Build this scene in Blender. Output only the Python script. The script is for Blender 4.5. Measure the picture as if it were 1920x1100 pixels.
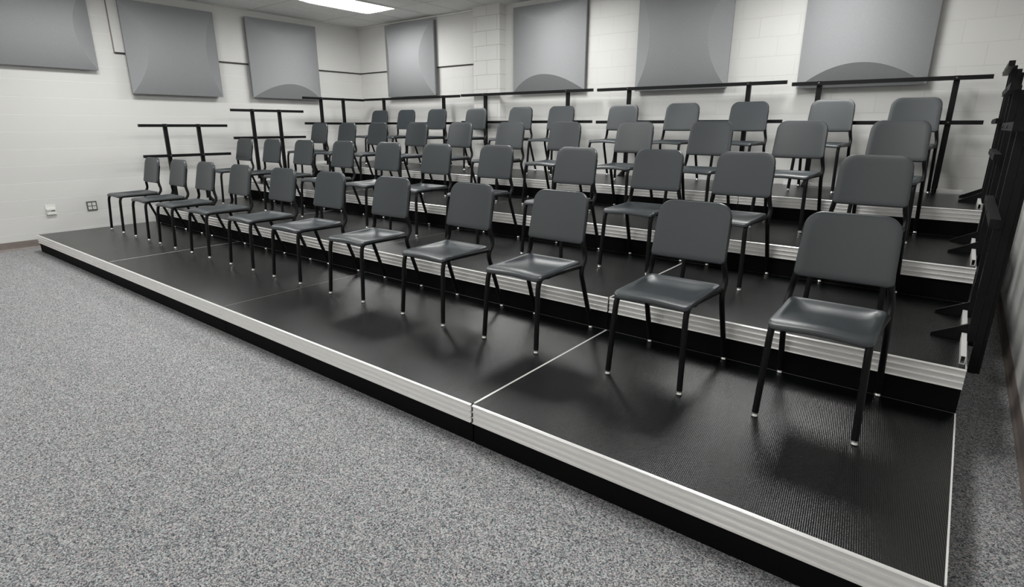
import bpy, bmesh, math, random
from mathutils import Vector, Matrix
random.seed(7)
SC = bpy.context.scene
for o in list(bpy.data.objects):
    bpy.data.objects.remove(o)
COL = SC.collection
PI = math.pi

# ------------------------------------------------------------------ camera
CX, CY, CZ = 8.4895, -1.7471, 1.4386
YAW, PITCH, ROLL, FPX = 0.6625, -0.2878, 0.0011, 1058.69
cd = bpy.data.cameras.new('camera'); cam = bpy.data.objects.new('camera', cd); COL.objects.link(cam)
cd.sensor_width = 36.0; cd.sensor_fit = 'HORIZONTAL'; cd.lens = FPX * 36 / 1920; cd.clip_start = 0.05
fw = Vector((-math.sin(YAW) * math.cos(PITCH), math.cos(YAW) * math.cos(PITCH), math.sin(PITCH)))
rt = Vector((math.cos(YAW), math.sin(YAW), 0)); up = rt.cross(fw)
c, s = math.cos(ROLL), math.sin(ROLL)
rt, up = c * rt + s * up, -s * rt + c * up
cam.matrix_world = Matrix(((rt.x, up.x, -fw.x, CX), (rt.y, up.y, -fw.y, CY), (rt.z, up.z, -fw.z, CZ), (0, 0, 0, 1)))
SC.camera = cam

# ------------------------------------------------------------------ world, exposure
SC.view_settings.view_transform = 'Standard'; SC.view_settings.look = 'None'
SC.view_settings.gamma = 1; SC.view_settings.use_curve_mapping = False
SC.view_settings.exposure = -0.55
w = bpy.data.worlds.new('world'); SC.world = w; w.use_nodes = True
w.node_tree.nodes['Background'].inputs[0].default_value = (0.5, 0.5, 0.5, 1)
w.node_tree.nodes['Background'].inputs[1].default_value = 0.05

# room and tier dimensions
WXL, WXR, WYB, WYF, ZC = -0.33, 8.93, 5.133, -5.6, 3.086
Z = [0, 0.2032, 0.4129, 0.6294, 0.8385]
Y = [0, 0.0, 1.2838, 2.5335, 3.7349, 5.02]
XS = [0.0, 2.2709, 4.5033, 6.891, 8.6618]
FAS = 0.0965
ZT, ZL = 1.8647, 1.4786
LAMP_X = (1.30, 4.22, 7.14)
LAMP_Y = (3.73, 0.75, -4.4)  # last row added to brighten the chair backs and front edges
LAMP_POWER = 40.0
LAMPS = [(x, y) for x in LAMP_X for y in LAMP_Y]  # only the back left lamp is in view; the rest are guessed, added for lighting
for lx, ly in LAMPS:
    if 1:
        ld = bpy.data.lights.new('troffer_light', 'AREA'); ld.shape = 'RECTANGLE'; ld.size = 0.58; ld.size_y = 1.18
        ld.energy = LAMP_POWER * (0.5 if lx > 7 and 0 < ly < 1 else 0.7 if ly < 0 else 1.0); ld.color = (0.99, 1.0, 0.985); ld.spread = math.radians(172)
        lo = bpy.data.objects.new('troffer_light', ld); COL.objects.link(lo); lo.location = (lx, ly, ZC - 0.045)

# ------------------------------------------------------------------ materials
def newmat(name, col=(0.5, 0.5, 0.5), rough=0.5, metal=0.0, spec=0.5):
    m = bpy.data.materials.new(name); m.use_nodes = True
    b = m.node_tree.nodes['Principled BSDF']
    b.inputs['Base Color'].default_value = (*col, 1); b.inputs['Roughness'].default_value = rough
    b.inputs['Metallic'].default_value = metal; b.inputs['Specular IOR Level'].default_value = spec
    return m, m.node_tree, b
def node(nt, t, **kw):
    n = nt.nodes.new(t)
    for k, v in kw.items():
        if k in n.inputs: n.inputs[k].default_value = v
        else: setattr(n, k, v)
    return n
def coords(nt, scale=(1, 1, 1), rot=(0, 0, 0)):
    tc = nt.nodes.new('ShaderNodeTexCoord'); mp = nt.nodes.new('ShaderNodeMapping')
    nt.links.new(tc.outputs['Object'], mp.inputs['Vector'])
    mp.inputs['Scale'].default_value = scale; mp.inputs['Rotation'].default_value = rot
    return mp.outputs['Vector']
def bump(nt, b, h, strength, dist):
    bp = nt.nodes.new('ShaderNodeBump'); bp.inputs['Strength'].default_value = strength; bp.inputs['Distance'].default_value = dist
    nt.links.new(h, bp.inputs['Height']); nt.links.new(bp.outputs['Normal'], b.inputs['Normal']); return bp
def ramp(nt, f, stops):
    r = nt.nodes.new('ShaderNodeValToRGB'); e = r.color_ramp.elements
    while len(e) < len(stops): e.new(0.5)
    for el, (p, cc) in zip(e, stops): el.position = p; el.color = (*cc, 1)
    nt.links.new(f, r.inputs['Fac']); return r.outputs['Color']

def noisy(name, c1, c2, rough, scale=60, bs=0.2, bd=0.001, metal=0.0, spec=0.5, stretch=(1, 1, 1), detail=3):
    m, nt, b = newmat(name, c1, rough, metal, spec)
    v = coords(nt, stretch); n = node(nt, 'ShaderNodeTexNoise', Scale=scale, Detail=detail)
    nt.links.new(v, n.inputs['Vector'])
    nt.links.new(ramp(nt, n.outputs['Fac'], [(0.3, c1), (0.7, c2)]), b.inputs['Base Color'])
    if bs: bump(nt, b, n.outputs['Fac'], bs, bd)
    return m

def block_wall(name, axis, bw=0.395, mortar=(0.605, 0.597, 0.58)):
    """painted concrete block: courses 0.2 m, blocks 0.4 m, running bond"""
    m, nt, b = newmat(name, (0.62, 0.61, 0.58), 0.55, 0, 0.35)
    tc = nt.nodes.new('ShaderNodeTexCoord'); sp = nt.nodes.new('ShaderNodeSeparateXYZ'); cb = nt.nodes.new('ShaderNodeCombineXYZ')
    nt.links.new(tc.outputs['Object'], sp.inputs[0])
    nt.links.new(sp.outputs['Y' if axis == 'y' else 'X'], cb.inputs['X']); nt.links.new(sp.outputs['Z'], cb.inputs['Y'])
    mp = nt.nodes.new('ShaderNodeMapping'); nt.links.new(cb.outputs[0], mp.inputs['Vector'])
    mp.inputs['Location'].default_value = (0.01 if bw < 1 else 30.0, 0.012, 0)
    br = node(nt, 'ShaderNodeTexBrick', Scale=1.0)
    br.inputs['Brick Width'].default_value = bw; br.inputs['Row Height'].default_value = 0.1975
    br.inputs['Mortar Size'].default_value = 0.0035; br.inputs['Mortar Smooth'].default_value = 0.35
    br.inputs['Color1'].default_value = (0.655, 0.648, 0.632, 1); br.inputs['Color2'].default_value = (0.64, 0.633, 0.618, 1)
    br.inputs['Mortar'].default_value = (*mortar, 1); br.offset = 0.5 if bw < 1 else 0.0
    nt.links.new(mp.outputs[0], br.inputs['Vector']); nt.links.new(br.outputs['Color'], b.inputs['Base Color'])
    n = node(nt, 'ShaderNodeTexNoise', Scale=120, Detail=3); nt.links.new(tc.outputs['Object'], n.inputs['Vector'])
    ma = node(nt, 'ShaderNodeMath', operation='MULTIPLY_ADD'); ma.inputs[1].default_value = -1.0
    nt.links.new(br.outputs['Fac'], ma.inputs[0])
    ms = node(nt, 'ShaderNodeMath', operation='MULTIPLY'); ms.inputs[1].default_value = 0.12
    nt.links.new(n.outputs['Fac'], ms.inputs[0]); nt.links.new(ms.outputs[0], ma.inputs[2])
    bump(nt, b, ma.outputs[0], 0.5, 0.0022)
    return m

def carpet_mat():
    m, nt, b = newmat('carpet', (0.2, 0.2, 0.2), 0.95, 0, 0.1)
    v = coords(nt)
    vo = node(nt, 'ShaderNodeTexVoronoi', Scale=230.0); nt.links.new(v, vo.inputs['Vector'])
    sp = nt.nodes.new('ShaderNodeSeparateColor'); nt.links.new(vo.outputs['Color'], sp.inputs[0])
    cA = ramp(nt, sp.outputs[0], [(0.0, (0.05, 0.055, 0.062)), (0.28, (0.20, 0.212, 0.222)), (0.6, (0.35, 0.355, 0.352)), (1.0, (0.62, 0.625, 0.605))])
    tint = ramp(nt, sp.outputs[1], [(0.0, (1.0, 0.83, 0.85)), (0.5, (0.98, 0.965, 0.97)), (1.0, (0.83, 0.95, 0.99))])
    mx = node(nt, 'ShaderNodeMix', data_type='RGBA', blend_type='MULTIPLY'); mx.inputs[0].default_value = 1
    nt.links.new(cA, mx.inputs[6]); nt.links.new(tint, mx.inputs[7]); nt.links.new(mx.outputs[2], b.inputs['Base Color'])
    n = node(nt, 'ShaderNodeTexNoise', Scale=260, Detail=2); nt.links.new(v, n.inputs['Vector'])
    bump(nt, b, n.outputs['Fac'], 0.7, 0.004)
    return m

def deck_mat():
    """black anti-slip decking with a fine diamond emboss"""
    m, nt, b = newmat('deck_black', (0.018, 0.019, 0.019), 0.3, 0, 0.62)
    v = coords(nt, (1, 1, 1), (0, 0, math.radians(38))); sp = nt.nodes.new('ShaderNodeSeparateXYZ'); nt.links.new(v, sp.inputs[0])
    outs = []
    for ax in ('X', 'Y'):
        a = node(nt, 'ShaderNodeMath', operation='MULTIPLY'); a.inputs[1].default_value = 2 * PI / 0.0095
        nt.links.new(sp.outputs[ax], a.inputs[0]); sn = node(nt, 'ShaderNodeMath', operation='SINE'); nt.links.new(a.outputs[0], sn.inputs[0]); outs.append(sn)
    mu = node(nt, 'ShaderNodeMath', operation='MULTIPLY'); nt.links.new(outs[0].outputs[0], mu.inputs[0]); nt.links.new(outs[1].outputs[0], mu.inputs[1])
    cr = ramp(nt, mu.outputs[0], [(0.0, (0.0012, 0.0018, 0.0018)), (0.5, (0.0045, 0.0052, 0.0055))]); 
    n = node(nt, 'ShaderNodeTexNoise', Scale=1.6, Detail=2); v2 = coords(nt); nt.links.new(v2, n.inputs['Vector'])
    rr = node(nt, 'ShaderNodeMapRange'); rr.inputs['From Min'].default_value = 0.0; rr.inputs['From Max'].default_value = 1.0
    rr.inputs['To Min'].default_value = 0.19; rr.inputs['To Max'].default_value = 0.27
    nt.links.new(n.outputs['Fac'], rr.inputs['Value']); nt.links.new(rr.outputs[0], b.inputs['Roughness'])
    nt.links.new(cr, b.inputs['Base Color'])
    bump(nt, b, mu.outputs[0], 0.35, 0.0012)
    return m

def brushed(name, col, rough, metal):
    m, nt, b = newmat(name, col, rough, metal, 0.5)
    v = coords(nt, (0.6, 0.6, 420.0)); n = node(nt, 'ShaderNodeTexNoise', Scale=1.0, Detail=3); nt.links.new(v, n.inputs['Vector'])
    bump(nt, b, n.outputs['Fac'], 0.55, 0.0012)
    return m

def tile_mat():
    m, nt, b = newmat('ceiling_tile', (0.6, 0.59, 0.56), 0.9, 0, 0.1)
    v = coords(nt); n = node(nt, 'ShaderNodeTexNoise', Scale=90, Detail=4); nt.links.new(v, n.inputs['Vector'])
    nt.links.new(ramp(nt, n.outputs['Fac'], [(0.35, (0.82, 0.815, 0.79)), (0.6, (0.92, 0.915, 0.89))]), b.inputs['Base Color'])
    bump(nt, b, n.outputs['Fac'], 0.4, 0.002); return m

def emit(name, col, st):
    m, nt, b = newmat(name, (0.8, 0.8, 0.8), 0.4)
    b.inputs['Emission Color'].default_value = (*col, 1); b.inputs['Emission Strength'].default_value = st; return m

M = dict(
    carpet=carpet_mat(), deck=deck_mat(), tile=tile_mat(),
    wall_y=block_wall('block_wall_y', 'y', 80.0, (0.75, 0.745, 0.73)), wall_r=block_wall('block_wall_r', 'y'), wall_x=block_wall('block_wall_x', 'x'), pilaster=block_wall('block_pilaster', 'x', 0.395, (0.42, 0.41, 0.39)),  # left wall: raking light drawn as pale bed joints, upright joints left out
    drywall=noisy('drywall', (0.63, 0.622, 0.606), (0.655, 0.648, 0.632), 0.6, 40, 0.1),
    shadow_gap=newmat('shadow_gap', (0.03, 0.025, 0.025), 0.7)[0],  # near-black colour stands in for the shade in the gap under the plaster
    base=noisy('rubber_base', (0.19, 0.155, 0.14), (0.22, 0.185, 0.17), 0.5, 30, 0),
    grid=newmat('ceiling_grid', (0.72, 0.71, 0.68), 0.5)[0],
    lens=emit('lamp_lens', (1.0, 1.0, 0.975), 20.0),
    alu=brushed('aluminium', (0.92, 0.905, 0.89), 0.24, 0.3),
    alu_dull=noisy('aluminium_dull', (0.35, 0.32, 0.30), (0.42, 0.39, 0.36), 0.45, 14, 0, 0.0003, 0.8),
    skirt=newmat('closure_black', (0.0022, 0.0025, 0.0024), 0.8, 0, 0.12)[0],
    steel=noisy('black_steel', (0.0035, 0.004, 0.004), (0.005, 0.0055, 0.0055), 0.42, 80, 0.05, 0.001, 0, 0.2),
    shell=noisy('chair_shell', (0.019, 0.0245, 0.0290), (0.025, 0.0315, 0.0365), 0.40, 420, 0.22, 0.0006, 0, 0.72, detail=2),
    glide=newmat('glide', (0.85, 0.85, 0.83), 0.18, 0.9)[0],
    bolt=newmat('bolt', (0.10, 0.10, 0.10), 0.3, 0.9)[0],
    fabric=noisy('panel_fabric', (0.25, 0.255, 0.265), (0.33, 0.335, 0.345), 0.9, 320, 0.3, 0.001, 0, 0.15),
    backing=newmat('panel_backing', (0.20, 0.205, 0.21), 0.9, 0, 0.1)[0],
    plate=newmat('plate_white', (0.75, 0.75, 0.72), 0.35)[0],
    plate_steel=newmat('plate_steel', (0.22, 0.22, 0.21), 0.35, 0.6)[0],
    slot=newmat('slot_dark', (0.03, 0.03, 0.03), 0.6)[0],
)

# ------------------------------------------------------------------ mesh helpers
def box(bm, x0, x1, y0, y1, z0, z1):
    vs = [bm.verts.new((x, y, z)) for x in (x0, x1) for y in (y0, y1) for z in (z0, z1)]
    for f in ((0, 1, 3, 2), (4, 6, 7, 5), (0, 4, 5, 1), (2, 3, 7, 6), (0, 2, 6, 4), (1, 5, 7, 3)):
        bm.faces.new([vs[i] for i in f])
    return vs
def bxm(*boxes):
    bm = bmesh.new()
    for b in boxes: box(bm, *b)
    return bm
def extrude_profile(bm, pts, p0, axis_u, axis_v, axis_l, length):
    """closed polygon pts (u,v) swept along axis_l"""
    p0 = Vector(p0); U = Vector(axis_u); V = Vector(axis_v); L = Vector(axis_l) * length
    a = [bm.verts.new(p0 + U * u + V * v) for u, v in pts]; b = [bm.verts.new(p0 + U * u + V * v + L) for u, v in pts]
    n = len(pts)
    for i in range(n): bm.faces.new((a[i], a[(i + 1) % n], b[(i + 1) % n], b[i]))
    bm.faces.new(a[::-1]); bm.faces.new(b)
def smooth_path(pts, rad, seg=6):
    """round the corners of a polyline with fillets of radius rad"""
    out = [Vector(pts[0])]
    for i in range(1, len(pts) - 1):
        a, p, b = Vector(pts[i - 1]), Vector(pts[i]), Vector(pts[i + 1])
        r = rad[i - 1] if isinstance(rad, (list, tuple)) else rad
        d1 = min(r, (a - p).length * 0.48); d2 = min(r, (b - p).length * 0.48)
        s0 = p + (a - p).normalized() * d1; s1 = p + (b - p).normalized() * d2
        for k in range(seg + 1):
            t = k / seg; out.append((1 - t) ** 2 * s0 + 2 * t * (1 - t) * p + t * t * s1)
    out.append(Vector(pts[-1])); return out
def tube(bm, pts, r, seg=12, cap=True):
    pts = [Vector(p) for p in pts]; rings = []; n = len(pts)
    t0 = (pts[1] - pts[0]).normalized()
    ref = Vector((1, 0, 0)) if abs(t0.x) < 0.8 else Vector((0, 1, 0))
    nrm = (ref - t0 * ref.dot(t0)).normalized()
    for i, p in enumerate(pts):
        if i == 0: t = t0
        elif i == n - 1: t = (pts[-1] - pts[-2]).normalized()
        else: t = ((pts[i + 1] - p).normalized() + (p - pts[i - 1]).normalized()).normalized()
        nrm = (nrm - t * nrm.dot(t)).normalized(); bn = t.cross(nrm)
        rr = r[i] if isinstance(r, (list, tuple)) else r
        rings.append([bm.verts.new(p + (nrm * math.cos(2 * PI * k / seg) + bn * math.sin(2 * PI * k / seg)) * rr) for k in range(seg)])
    for a, b in zip(rings, rings[1:]):
        for k in range(seg): bm.faces.new((a[k], a[(k + 1) % seg], b[(k + 1) % seg], b[k]))
    if cap: bm.faces.new(rings[0][::-1]); bm.faces.new(rings[-1])
def obj(name, bm, mat, parent=None, smooth=False, bevel=0.0, bseg=2):
    if bevel:
        bmesh.ops.bevel(bm, geom=[e for e in bm.edges if len(e.link_faces) == 2 and e.calc_face_angle(0) > 0.5], offset=bevel, segments=bseg, profile=0.5, affect='EDGES', clamp_overlap=True)
    bmesh.ops.recalc_face_normals(bm, faces=bm.faces)
    me = bpy.data.meshes.new(name); bm.to_mesh(me); bm.free()
    me.materials.append(mat); o = bpy.data.objects.new(name, me); COL.objects.link(o)
    if parent: o.parent = parent
    if smooth:
        for p in me.polygons: p.use_smooth = True
        try: me.set_sharp_from_angle(angle=math.radians(38))
        except Exception: pass
    return o
def thing(name, label, cat, loc=(0, 0, 0), rz=0.0, group=None):
    o = bpy.data.objects.new(name, None); COL.objects.link(o); o.empty_display_size = 0.1
    o.location = loc; o.rotation_euler = (0, 0, rz); o['label'] = label; o['category'] = cat
    if group: o['group'] = group
    return o
def struct(name, bm, mat, parent=None, **k):
    o = obj(name, bm, mat, parent, **k)
    if not parent: o['kind'] = 'structure'
    return o
def copy_tree(o, parent=None):
    cpy = o.copy(); COL.objects.link(cpy); cpy.parent = parent
    for ch in list(o.children): copy_tree(ch, cpy)
    return cpy
ORD = ['first', 'second', 'third', 'fourth', 'fifth', 'sixth', 'seventh', 'eighth', 'ninth', 'tenth', 'eleventh']

# ------------------------------------------------------------------ the room
T = 0.15
struct('floor', bxm((WXL - T, WXR + T, WYF - T, WYB + T, -0.1, 0)), M['carpet'])
struct('wall_left', bxm((WXL - T, WXL, WYF - T, WYB + T, 0, ZC)), M['wall_y'])
struct('wall_right', bxm((WXR, WXR + T, WYF - T, WYB + T, 0, ZC)), M['wall_r'])
wb = bxm((WXL, WXR, WYB, WYB + T, 0, ZC))
struct('wall_back', wb, M['wall_x'])
struct('wall_front', bxm((WXL, WXR, WYF - T, WYF, 0, ZC)), M['wall_x'])
# the block pilaster that stands out of the back wall
PX0, PX1, PY = 2.500, 3.000, 4.997
struct('trim_1', bxm((PX0, PX1, PY, WYB, 0, ZC)), M['pilaster'])
# upper plastered band (left wall from y=1.27 to the corner, back wall up to the pilaster)
ZD, TD = 2.345, 0.022
struct('trim_2', bxm((WXL, WXL + TD, 1.275, WYB, ZD, ZC)), M['drywall'])
struct('trim_3', bxm((WXL + TD, PX0, WYB - TD, WYB, ZD, ZC)), M['drywall'])
struct('trim_4', bxm((WXL, WXL + TD, 1.275, WYB - 0.012, ZD - 0.016, ZD)), M['shadow_gap'])  # dark strip painted as the shadow gap below the band
struct('trim_5', bxm((WXL + TD, PX0, WYB - 0.012, WYB, ZD - 0.016, ZD)), M['shadow_gap'])
struct('trim_6', bxm((WXL, WXL + 0.012, 1.265, 1.275, ZD - 0.016, ZC)), M['base'])
# wall angle of the ceiling grid
struct('trim_7', bxm((WXL, WXL + 0.02, WYF, WYB, ZC - 0.028, ZC - 0.004), (WXL, PX0, WYB - 0.044, WYB - 0.022, ZC - 0.028, ZC - 0.004)), M['grid'])
def cove(name, x0, y0, x1, y1, inx, iny):
    bm = bmesh.new(); L = Vector((x1 - x0, y1 - y0, 0)); ln = L.length
    prof = [(0, 0), (0.017, 0), (0.015, 0.006), (0.006, 0.018), (0.004, 0.03), (0.004, 0.098), (0.002, 0.101), (0, 0.101)]
    extrude_profile(bm, prof, (x0, y0, 0), (inx, iny, 0), (0, 0, 1), L.normalized(), ln)
    struct(name, bm, M['base'])
cove('baseboard_left', WXL, WYF, WXL, WYB, 1, 0)
cove('baseboard_right', WXR, WYF, WXR, WYB, -1, 0)
cove('baseboard_back', WXL, WYB, WXR, WYB, 0, -1)
cove('baseboard_front', WXL, WYF, WXR, WYF, 0, 1)

# ceiling: lay-in tiles on a grid, with cut-outs for the lamps
gx = sorted(set([WXL, WXR] + [round(1.592 + 0.584 * k, 3) for k in range(-3, 13) if WXL < 1.592 + 0.584 * k < WXR]))
gy = sorted(set([WYF, WYB] + [round(4.335 + 1.21 * k, 3) for k in range(-8, 1)]))
bm = bmesh.new(); box(bm, WXL - T, WXR + T, WYF - T, WYB + T, ZC, ZC + 0.1)
ceil = struct('ceiling', bm, M['tile'])
bm = bmesh.new()
for x in gx[1:-1]: box(bm, x - 0.012, x + 0.012, WYF, WYB, ZC - 0.003, ZC)
for y in gy[1:-1]: box(bm, WXL, WXR, y - 0.012, y + 0.012, ZC - 0.0025, ZC)
struct('trim_8', bm, M['grid'])

def make_lamp():
    t = thing('ceiling_light', 'x', 'light')
    a, b_ = 0.30, 0.605
    obj('frame', bxm((-a, a, -b_, -b_ + 0.012, -0.012, 0), (-a, a, b_ - 0.012, b_, -0.012, 0), (-a, -a + 0.012, -b_ + 0.012, b_ - 0.012, -0.012, 0), (a - 0.012, a, -b_ + 0.012, b_ - 0.012, -0.012, 0)), M['grid'], t)
    bm = bmesh.new()                                   # slightly bellied prismatic lens
    nx, ny = 10, 14; g = []
    for i in range(nx + 1):
        row = []
        for j in range(ny + 1):
            u, v = -1 + 2 * i / nx, -1 + 2 * j / ny
            row.append(bm.verts.new((u * 0.287, v * 0.592, -0.004 - 0.036 * (1 - u ** 6) ** 0.5 * (1 - v ** 10) ** 0.5)))
        g.append(row)
    for i in range(nx):
        for j in range(ny): bm.faces.new((g[i][j], g[i + 1][j], g[i + 1][j + 1], g[i][j + 1]))
    obj('diffuser', bm, M['lens'], t, smooth=True)
    return t
lamp0 = make_lamp(); first = True
for i, lx in enumerate(LAMP_X):
    for j, ly in enumerate(LAMP_Y):
        if (lx, ly) not in LAMPS: continue
        t = lamp0 if first else copy_tree(lamp0); first = False
        t.location = (lx, ly, ZC - 0.0035)
        t['group'] = 'recessed fluorescent lights'
        if (i, j) == (0, 0): t['label'] = 'bright rectangular recessed ceiling light above the back left corner'
        else: t['label'] = 'unseen recessed rectangular ceiling light added over the %s, %s' % (('top tiers', 'front chairs', 'open carpet')[j], ('near the left wall', 'in the middle of the room', 'near the right wall')[i])

# ------------------------------------------------------------------ riser decks
RIB = []
def fascia_profile():
    """(out, up) with up measured down from the deck top; four ribs"""
    p = [(0.006, 0.0004), (0.001, 0.0004), (-0.003, -0.0015), (-0.006, -0.005), (-0.0045, -0.009), (0.0005, -0.0105)]
    for z in (-0.031, -0.060, -0.0885):
        p += [(0.0005, z), (-0.0075, z - 0.0012), (-0.0080, z - 0.0040), (0.0005, z - 0.0065)]
    p += [(0.003, -FAS), (0.006, -FAS)]
    return p
TIER = ['lowest', 'second', 'third', 'top']
UNITN = ['beside the left wall', 'second from the left wall', 'third from the left wall', 'at the right end']
def deck_unit(k, i):
    y0, y1, z = Y[k], Y[k + 1] - 0.006, Z[k]; x0, x1 = XS[i], XS[i + 1]
    g = 0.0022 if i in (2, 3) and k < 3 else 0.0008
    xa, xb = x0 + (0 if i == 0 else g if i == 3 else 0.0008), x1 - (g if i == 2 else 0.0008)
    lab = 'black riser deck section with ribbed aluminium front edge, %s tier, %s' % (TIER[k - 1], UNITN[i])
    t = thing('riser_deck', lab, 'riser', (xa, y0, 0), 0, 'riser deck sections of the %s tier' % TIER[k - 1])
    W_, D_ = xb - xa, y1 - y0
    el = 0.0015 if i in (0, 2) and False else 0.004
    eL = 0.0012 if i in (2,) else 0.0035
    eR = 0.0012 if i in (1,) else 0.0035
    if i == 3: eR = 0.006
    obj('deck_panel', bxm((eL, W_ - eR, 0.006, D_ - 0.004, z - 0.02, z)), M['deck'], t)
    gL = 0.0035 if i == 3 else 0.0006; gR = 0.0035 if i == 2 else 0.0006
    bm = bmesh.new(); extrude_profile(bm, fascia_profile(), (gL, 0, z), (0, 1, 0), (0, 0, 1), (1, 0, 0), W_ - gL - gR)
    o = obj('front_edge', bm, M['alu'], t); o['label'] = 'ribbed silver aluminium front edge'
    dull = M['alu_dull']
    obj('side_edge', bxm((0, eL, 0.02, D_, z - 0.05, z)), dull if i == 2 else M['alu'], t)
    obj('side_edge', bxm((W_ - eR, W_, 0.02, D_, z - 0.05, z)), dull if i == 1 else M['alu'], t)
    obj('back_edge', bxm((eL, W_ - eR, D_ - 0.004, D_, z - 0.05, z)), M['alu_dull'], t)
    obj('closure_panel', bxm((0.002, W_ - 0.002, 0.008, 0.018, 0.002, z - FAS + 0.004)), M['skirt'], t)
    for lx in (0.10, W_ - 0.10):
        for ly in (0.12, D_ - 0.12):
            obj('leg', bxm((lx - 0.02, lx + 0.02, ly - 0.02, ly + 0.02, 0, z - 0.02)), M['steel'], t)
for k in (1, 2, 3, 4):
    for i in range(4): deck_unit(k, i)

# ------------------------------------------------------------------ guard rails
def guard_rail(label, group, origin, along, inward, length, posts, zt, zl, deep=False, e=0.155):
    """origin: deck level, rail line; along/inward unit vectors; posts: distances along"""
    t = thing('guard_rail', label, 'rail', origin, 0, group)
    A, I, U = Vector(along), Vector(inward), Vector((0, 0, 1))
    def bar(bm, a0, a1, i0, i1, z0, z1):
        extrude_profile(bm, [(i0, z0), (i1, z0), (i1, z1), (i0, z1)], A * a0, I, U, A, a1 - a0)
    for nm, zz in (('top_bar', zt), ('middle_bar', zl)):
        bm = bmesh.new(); bar(bm, 0, length, 0.0, 0.036, zz - 0.018, zz + 0.018)
        obj(nm, bm, M['steel'], t, bevel=0.003)
    for d in posts:
        bm = bmesh.new(); bar(bm, d - 0.023, d + 0.023, -0.034, -0.0005, 0.0, zt + 0.022)
        if deep: bar(bm, d - 0.023, d + 0.023, -0.066, -0.035, -0.16, zt - 0.004); bar(bm, d - 0.016, d + 0.016, -0.082, -0.067, -0.16, zt - 0.03)
        po = obj('post', bm, M['steel'], t, bevel=0.004)
        for zz in (zt, zl):
            bm = bmesh.new(); p = A * d + U * zz
            tube(bm, [p + I * 0.036, p + I * 0.0395, p + I * 0.041], [0.0095, 0.0095, 0.006], 8)
            obj('bolt', bm, M['bolt'], po, smooth=True)
        bm = bmesh.new()                               # triangular foot brace reaching onto the deck
        extrude_profile(bm, [(0.0, 0.0), (e, 0.0), (e, 0.010), (0.0, 0.082)], A * (d - 0.004), I, U, A, 0.008)
        bar(bm, d - 0.018, d + 0.018, 0.0, e, 0.0, 0.004)
        extrude_profile(bm, [(e, 0.008), (e, 0.012), (0.0, 0.086), (0.0, 0.080)], A * (d - 0.009), I, U, A, 0.018)
        obj('foot_brace', bm, M['steel'], t)
    # hollow aluminium base channel between the posts' feet (skips the braces)
    bm = bmesh.new(); cuts = sorted(posts); a = 0.04; segs = []
    for d in cuts: segs.append((a, d - 0.019)); a = d + 0.019
    segs.append((a, length - 0.04))
    for a0, a1 in segs:
        if a1 - a0 < 0.02: continue
        bar(bm, a0, a1, 0.002, 0.023, 0.037, 0.040); bar(bm, a0, a1, 0.002, 0.005, 0.0, 0.037)
        bar(bm, a0, a1, 0.020, 0.023, 0.003, 0.037); bar(bm, a0, a1, 0.005, 0.023, 0.0, 0.003)
    obj('base_channel', bm, M['alu'], t)
    return t
YR = 4.975
BR = [(-0.022, 2.251, (0.438, 1.874)), (2.291, 4.581, (2.739, 4.183)), (4.651, 6.896, (5.078, 6.506)), (6.948, 8.566, (7.200, 8.313))]
BZ = (1.878, 1.884, 1.880, 1.856); BZL = (1.482, 1.496, 1.490, 1.474)
for i, (a, b_, ps) in enumerate(BR):
    guard_rail('long black two-bar guard rail along the back wall, %s' % ('next to the left corner' if i == 0 else 'at the right end' if i == 3 else 'second from the left corner' if i == 1 else 'second from the right end'),
               'guard rails along the back wall', (a, YR - 0.012, Z[4] + 0.001), (1, 0, 0), (0, -1, 0), b_ - a, [p - a for p in ps], BZ[i] - Z[4], BZL[i] - Z[4])
LR = {2: (1.290, 2.391, (1.588, 2.019)), 3: (2.515, 3.638, (2.822, 3.257)), 4: (3.70, 4.846, (4.016, 4.450))}
for k, (a, b_, ps) in LR.items():
    guard_rail('short black two-bar guard rail at the left wall, on the %s tier' % TIER[k - 1], 'guard rails at the left wall',
               (0.036, a - 0.03, Z[k] + 0.001), (0, 1, 0), (1, 0, 0), b_ - a + 0.04, [p - a + 0.03 for p in ps], ZT - Z[4] + 0.002, ZL - Z[4])
RR = {2: (1.31, 2.40, (1.745, 2.208)), 3: (2.55, 3.63, (3.004, 3.475)), 4: (3.75, 4.80, (4.276, 4.68))}
for k, (a, b_, ps) in RR.items():
    guard_rail('short black two-bar guard rail at the right wall, on the %s tier' % TIER[k - 1], 'guard rails at the right wall',
               (8.654, a, Z[k] + 0.001), (0, 1, 0), (-1, 0, 0), b_ - a, [p - a for p in ps], ZT - Z[4], ZL - Z[4], True, 0.145)

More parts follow.
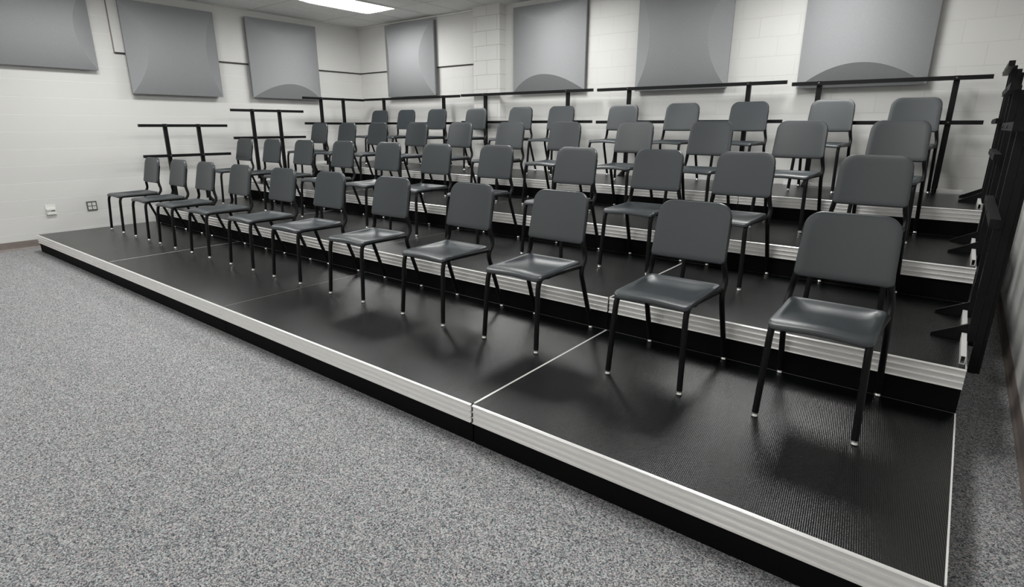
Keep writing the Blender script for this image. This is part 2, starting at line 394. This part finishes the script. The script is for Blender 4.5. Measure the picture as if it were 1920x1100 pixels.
# ------------------------------------------------------------------ chairs
def rrect(w0, w1, d0, d1, rf, rb, n=5):
    """outline of a tapered rounded rectangle, front edge d0 half-width w0, back d1 half-width w1"""
    cs = [(w0, d0, rf), (w1, d1, rb), (-w1, d1, rb), (-w0, d0, rf)]; pts = []
    for i in range(4):
        p = Vector(cs[i][:2]); a = Vector(cs[i - 1][:2]); b = Vector(cs[(i + 1) % 4][:2]); r = cs[i][2]
        s0 = p + (a - p).normalized() * r; s1 = p + (b - p).normalized() * r
        for k in range(n + 1):
            t = k / n; pts.append((1 - t) ** 2 * s0 + 2 * t * (1 - t) * p + t * t * s1)
    return pts
def seat_bm():
    bm = bmesh.new()
    y0, y1 = 0.012, 0.452
    out = []
    base_ = rrect(0.198, 0.200, y0, y1, 0.035, 0.035, 6)
    for q, p in enumerate(base_):
        nx_ = base_[(q + 1) % len(base_)]; m_ = 8 if (nx_ - p).length > 0.1 else 1
        for e_ in range(m_): out.append(p + (nx_ - p) * (e_ / m_))
    c0 = Vector((0.0, 0.24)); fr = [1.0, 0.985, 0.95, 0.91, 0.87, 0.83, 0.79, 0.74, 0.67, 0.57, 0.45, 0.3, 0.15]
    def top(x, y):
        u = x / 0.2; v = (y - y0) / (y1 - y0)
        dish = max(0.0, 1 - (abs(u) / 0.86) ** 4.5) * max(0.0, 1 - (abs(v - 0.56) / 0.40) ** (5.0 if v > 0.56 else 2.0))
        z = 0.447 + 0.010 * max(0, v - 0.55) - 0.026 * dish ** 0.8 * (0.55 + 0.45 * min(1, max(0, v - 0.2) / 0.5))
        z += 0.004 * math.cos(u * PI) * (1 - v) * (v < 1)          # thigh saddle at the front
        z -= 0.014 * max(0.0, (0.12 - v) / 0.12) ** 2
        return z
    n = len(out); rings = []
    for f in fr:
        rings.append([bm.verts.new((c0.x + (p.x - c0.x) * f, c0.y + (p.y - c0.y) * f, top(c0.x + (p.x - c0.x) * f, c0.y + (p.y - c0.y) * f) - (0.006 if f == 1.0 else 0.0015 if f == 0.985 else 0))) for p in out])
    ctr = bm.verts.new((c0.x, c0.y, top(c0.x, c0.y)))
    for a, b in zip(rings, rings[1:]):
        for k in range(n): bm.faces.new((a[k], a[(k + 1) % n], b[(k + 1) % n], b[k]))
    for k in range(n): bm.faces.new((rings[-1][k], rings[-1][(k + 1) % n], ctr))
    low = []
    for dz, f in ((-0.018, 1.0), (-0.022, 0.975), (-0.014, 0.93)):
        low.append([bm.verts.new((c0.x + (p.x - c0.x) * f, c0.y + (p.y - c0.y) * f, top(p.x, p.y) + dz)) for p in out])
    low.append([bm.verts.new((c0.x + (p.x - c0.x) * 0.5, c0.y + (p.y - c0.y) * 0.5, top(c0.x + (p.x - c0.x) * 0.5, c0.y + (p.y - c0.y) * 0.5) - 0.010)) for p in out])
    seq = [rings[0]] + low
    for a, b in zip(seq, seq[1:]):
        for k in range(n): bm.faces.new((b[k], b[(k + 1) % n], a[(k + 1) % n], a[k]))
    bm.faces.new(low[-1])
    return bm
BV0, BZ0, BV1, BZ1 = 0.444, 0.556, 0.508, 0.860
def back_bm():
    """shell with big round top corners, rim rolled backwards"""
    bm = bmesh.new(); H = math.hypot(BV1 - BV0, BZ1 - BZ0); T_ = Vector((0, BV1 - BV0, BZ1 - BZ0)).normalized(); N = Vector((0, T_.z, -T_.y))
    hw = 0.203; hw1 = 0.196
    def outline(s):
        pts = []
        for (cx_, cy_, r, a0) in ((hw, 0.0, 0.022, -90), (hw1, H, 0.078, 0), (-hw1, H, 0.078, 90), (-hw, 0.0, 0.022, 180)):
            sx = 1 if cx_ > 0 else -1; sy = 1 if cy_ > 0 else -1
            ox, oy = cx_ - sx * r, cy_ - sy * r
            for k in range(9 if r > 0.05 else 5):
                a = math.radians(a0 + 90 * k / (8 if r > 0.05 else 4)); pts.append((ox + (r - s) * math.cos(a), oy + (r - s) * math.sin(a)))
        return pts
    def pos(x, y, d):
        curve = 0.012 * (1 - (x / 0.2) ** 2)          # lumbar hollow: centre sits further back
        return Vector((x, BV0, BZ0)) + T_ * y + N * (curve + d)
    def outline(s, _o=outline):
        pts = _o(s); out = []
        for i, p in enumerate(pts):
            q = pts[(i + 1) % len(pts)]; m_ = 12 if math.hypot(q[0] - p[0], q[1] - p[1]) > 0.1 else 1
            for e_ in range(m_): out.append((p[0] + (q[0] - p[0]) * e_ / m_, p[1] + (q[1] - p[1]) * e_ / m_))
        return out
    layers = [(0.012, 0.0), (0.004, 0.0018), (0.0, 0.008), (0.0, 0.026), (0.004, 0.031), (0.010, 0.030)]
    rings = [[bm.verts.new(pos(x, y, d)) for x, y in outline(s_)] for s_, d in layers]
    n = len(rings[0])
    for a, b in zip(rings, rings[1:]):
        for k in range(n): bm.faces.new((a[k], a[(k + 1) % n], b[(k + 1) % n], b[k]))
    # front skin: shrink toward centre in steps so that the hollow shows
    def fill(base, d, flip):
        prev = base; cen = Vector((0, H / 2))
        o0 = outline(0.012)
        for f in (0.86, 0.72, 0.58, 0.44, 0.3, 0.16, 0.05):
            ring = [bm.verts.new(pos(x * f, cen.y + (y - cen.y) * f, d)) for x, y in o0]
            for k in range(n):
                q = (prev[k], prev[(k + 1) % n], ring[(k + 1) % n], ring[k]); bm.faces.new(q[::-1] if flip else q)
            prev = ring
        bm.faces.new(prev if not flip else prev[::-1])
    fill(rings[0], 0.0, False)
    fill(rings[-1], 0.012, True)
    return bm
GR = 0.0143
def make_chair():
    t = thing('music_chair', 'x', 'chair')
    obj('seat', seat_bm(), M['shell'], t, smooth=True)
    obj('backrest', back_bm(), M['shell'], t, smooth=True)
    for s_ in (-1, 1):
        # front leg: straight, leaning in slightly, then bent back under the seat
        bm = bmesh.new(); tube(bm, smooth_path([(s_ * 0.193, 0, 0.018), (s_ * 0.180, 0.030, 0.424), (s_ * 0.182, 0.12, 0.424)], 0.075, 8), GR, 12)
        lg = obj('leg', bm, M['steel'], t, smooth=True)
        def glide(x, y, par):
            b2 = bmesh.new(); tube(b2, [(x, y, 0.020), (x, y, 0.014)], 0.0135, 12); tube(b2, [(x, y, 0.014), (x, y, 0.004), (x, y, 0.0)], [0.0125, 0.0155, 0.013], 12)
            g = obj('foot_glide', b2, M['glide'], par, smooth=True); return g
        glide(s_ * 0.1935, -0.001, lg)
        bm = bmesh.new(); tube(bm, [(s_ * 0.182, 0.12, 0.424), (s_ * 0.200, 0.40, 0.424), (s_ * 0.203, 0.435, 0.424)], GR, 12)
        box(bm, min(s_ * 0.165, s_ * 0.195), max(s_ * 0.165, s_ * 0.195), 0.10, 0.135, 0.412, 0.432)
        box(bm, min(s_ * 0.175, s_ * 0.205), max(s_ * 0.175, s_ * 0.205), 0.345, 0.38, 0.412, 0.437)
        obj('seat_rail', bm, M['steel'], t, smooth=True)
        bm = bmesh.new(); tube(bm, smooth_path([(s_ * 0.219, 0.565, 0.018), (s_ * 0.212, 0.432, 0.385), (s_ * 0.211, 0.445, 0.420)], 0.03, 4), GR, 12)
        lg = obj('leg', bm, M['steel'], t, smooth=True)
        glide(s_ * 0.219, 0.565, lg)
        bm = bmesh.new(); tube(bm, smooth_path([(s_ * 0.211, 0.445, 0.418), (s_ * 0.209, 0.487, 0.470), (s_ * 0.190, 0.470, 0.560), (s_ * 0.186, 0.513, 0.76)], [0.04, 0.05], 6), [GR] * 8 + [GR * 1.05] * 3 + [GR] * 3 + [GR * 0.9] * 20, 12)
        obj('back_support', bm, M['steel'], t, smooth=True)
    return t
R1 = [(0.467, 0.684, 0.0), (1.219, 0.684, -0.4), (1.912, 0.679, -0.6), (2.66, 0.685, -0.5), (3.471, 0.686, 1.0), (4.206, 0.690, 0.9), (5.017, 0.688, 1.2), (5.835, 0.688, -0.5), (6.571, 0.687, 0.0), (7.413, 0.692, 0.0), (8.146, 0.700, 0.6)]
R2 = [0.379, 1.109, 1.859, 2.672, 3.478, 4.233, 5.019, 5.899, 6.637, 7.285, 8.067]
R3 = [0.45, 1.151, 1.852, 2.661, 3.451, 4.246, 5.004, 5.835, 6.602, 7.367, 8.062]
R4 = [0.482, 1.153, 1.862, 2.679, 3.504, 4.178, 5.085, 5.836, 6.579, 7.37, 8.055]
rows = {1: [(x, y, a) for x, y, a in R1], 2: [(x, Y[2] + 0.672, 0) for x in R2], 3: [(x, Y[3] + 0.622, 0) for x in R3], 4: [(x, Y[4] + 0.600, 0) for x in R4]}
ROWN = {1: 'front row on the lowest tier', 2: 'row on the second tier', 3: 'row on the third tier', 4: 'back row on the top tier'}
chair0 = make_chair(); first = True
for k in (1, 2, 3, 4):
    for i, (x, y, a) in enumerate(rows[k]):
        t = chair0 if first else copy_tree(chair0); first = False
        t.location = (x, y, Z[k] + 0.001); t.rotation_euler = (0, 0, math.radians(a))
        if i == 0: pos = 'at the left wall end'
        elif i == 10: pos = 'at the right end'
        elif i == 5: pos = 'middle chair of the eleven'
        elif i < 5: pos = '%s from the left wall' % ORD[i]
        else: pos = '%s from the right end' % ORD[10 - i]
        t['label'] = 'charcoal plastic chair, %s, %s' % (ROWN[k], pos)
        t['group'] = 'chairs in the ' + ROWN[k]

# ------------------------------------------------------------------ acoustic panels
def acoustic_panel(label, origin, U, Nn, w_, h_, kind, rim=0.075, B=0.13, arch=0.215):
    """origin lower-left corner on the wall; U along the wall, Nn out of it"""
    t = thing('acoustic_panel', label, 'panel', origin, 0, 'grey fabric acoustic panels on the walls')
    U, Nn, V = Vector(U), Vector(Nn), Vector((0, 0, 1))
    bm = bmesh.new(); nu = 40; g = []
    # rows run across the barrel; each row is split exactly at the two creases
    for i in range(nu + 1):
        a = i / nu; q = 1 - (2 * a - 1) ** 2; cr = max(arch * q, 0.0008); hh = B * q
        ln = h_ if kind == 'vertical' else w_; row = []
        ts = [cr * k / 4 for k in range(4)] + [cr + (ln - 2 * cr) * k / 8 for k in range(8)] + [ln - cr + cr * k / 4 for k in range(5)]
        for t_ in ts:
            d_ = hh if cr <= t_ <= ln - cr else hh * min(t_, ln - t_) / cr
            u, v = (w_ * a, t_) if kind == 'vertical' else (t_, h_ * a)
            row.append(bm.verts.new(U * u + V * v + Nn * (rim + max(0.0, d_))))
        g.append(row)
    nv = len(g[0]) - 1
    for i in range(nu):
        for j in range(nv): bm.faces.new((g[i][j], g[i + 1][j], g[i + 1][j + 1], g[i][j + 1]))
    border = [g[i][0] for i in range(nu)] + [g[nu][j] for j in range(nv)] + [g[i][nv] for i in range(nu, 0, -1)] + [g[0][j] for j in range(nv, 0, -1)]
    lip = [bm.verts.new(v_.co - Nn * 0.022) for v_ in border]; n = len(border)
    for k in range(n): bm.faces.new((border[k], lip[k], lip[(k + 1) % n], border[(k + 1) % n]))
    o = obj('fabric_face', bm, M['fabric'], t, smooth=True)
    o.data.set_sharp_from_angle(angle=math.radians(9))
    ins = 0.016
    bm = bmesh.new(); extrude_profile(bm, [(ins, ins), (w_ - ins, ins), (w_ - ins, h_ - ins), (ins, h_ - ins)], Nn * 0.001, U, V, Nn, rim - 0.012)
    obj('backing_box', bm, M['backing'], t)
    return t
LXW = WXL
def lp(y0, y1, z0, z1, lab, kind): acoustic_panel(lab, (LXW + TD if y0 > 1.2 else LXW, y0, z0), (0, 1, 0), (1, 0, 0), y1 - y0, z1 - z0, kind)
def bp_(x0, x1, z0, z1, lab, kind): acoustic_panel(lab, (x0, WYB - (TD if x0 < 2 else 0), z0), (1, 0, 0), (0, -1, 0), x1 - x0, z1 - z0, kind)
lp(-0.15, 1.040, 2.105, 3.03, 'grey acoustic panel on the left wall, at the top left corner of the photo', 'side')
lp(1.372, 2.552, 1.845, 2.975, 'grey acoustic panel on the left wall, hung above the nearest short guard rail', 'side')
lp(3.020, 4.203, 1.858, 2.990, 'grey acoustic panel with arched lower end on the left wall, closest to the corner', 'vertical')
bp_(0.500, 1.640, 1.915, 3.035, 'grey acoustic panel on the back wall between the corner and the block pilaster', 'side')
bp_(3.200, 4.380, 1.900, 3.010, 'grey acoustic panel with arched lower end on the back wall, right of the pilaster', 'vertical')
bp_(5.110, 6.235, 1.856, 2.985, 'grey acoustic panel on the back wall with curved side ends, between two arched ones', 'side')
bp_(6.965, 8.085, 1.820, 2.95, 'grey acoustic panel with arched lower end on the back wall, nearest the right wall', 'vertical')

# ------------------------------------------------------------------ wall outlets
t = thing('data_outlet', 'white louvred data jack housing low on the left wall, left of the steel outlet', 'outlet', (WXL, 0.205, 0.375))
obj('cover_plate', bxm((0.0005, 0.008, 0, 0.105, 0, 0.125)), M['plate'], t, bevel=0.002)
obj('jack_housing', bxm((0.008, 0.030, 0.006, 0.099, 0.060, 0.083), (0.008, 0.030, 0.006, 0.099, 0.010, 0.045)), M['plate'], t, bevel=0.003)
obj('jack_opening', bxm((0.008, 0.014, 0.055, 0.092, 0.047, 0.058)), M['slot'], t)
t = thing('power_outlet', 'square steel power outlet plate with four light sockets on the left wall', 'outlet', (WXL, 0.635, 0.385))
obj('cover_plate', bxm((0.0005, 0.010, 0, 0.112, 0, 0.118)), M['plate_steel'], t, bevel=0.002)
for a in (0.014, 0.062):
    for b_ in (0.016, 0.064):
        so = obj('socket', bxm((0.010, 0.014, a, a + 0.036, b_, b_ + 0.036)), M['plate'], t, bevel=0.0015)
        obj('slot', bxm((0.014, 0.0145, a + 0.011, a + 0.0135, b_ + 0.012, b_ + 0.026), (0.014, 0.0145, a + 0.022, a + 0.0245, b_ + 0.012, b_ + 0.026)), M['slot'], so)
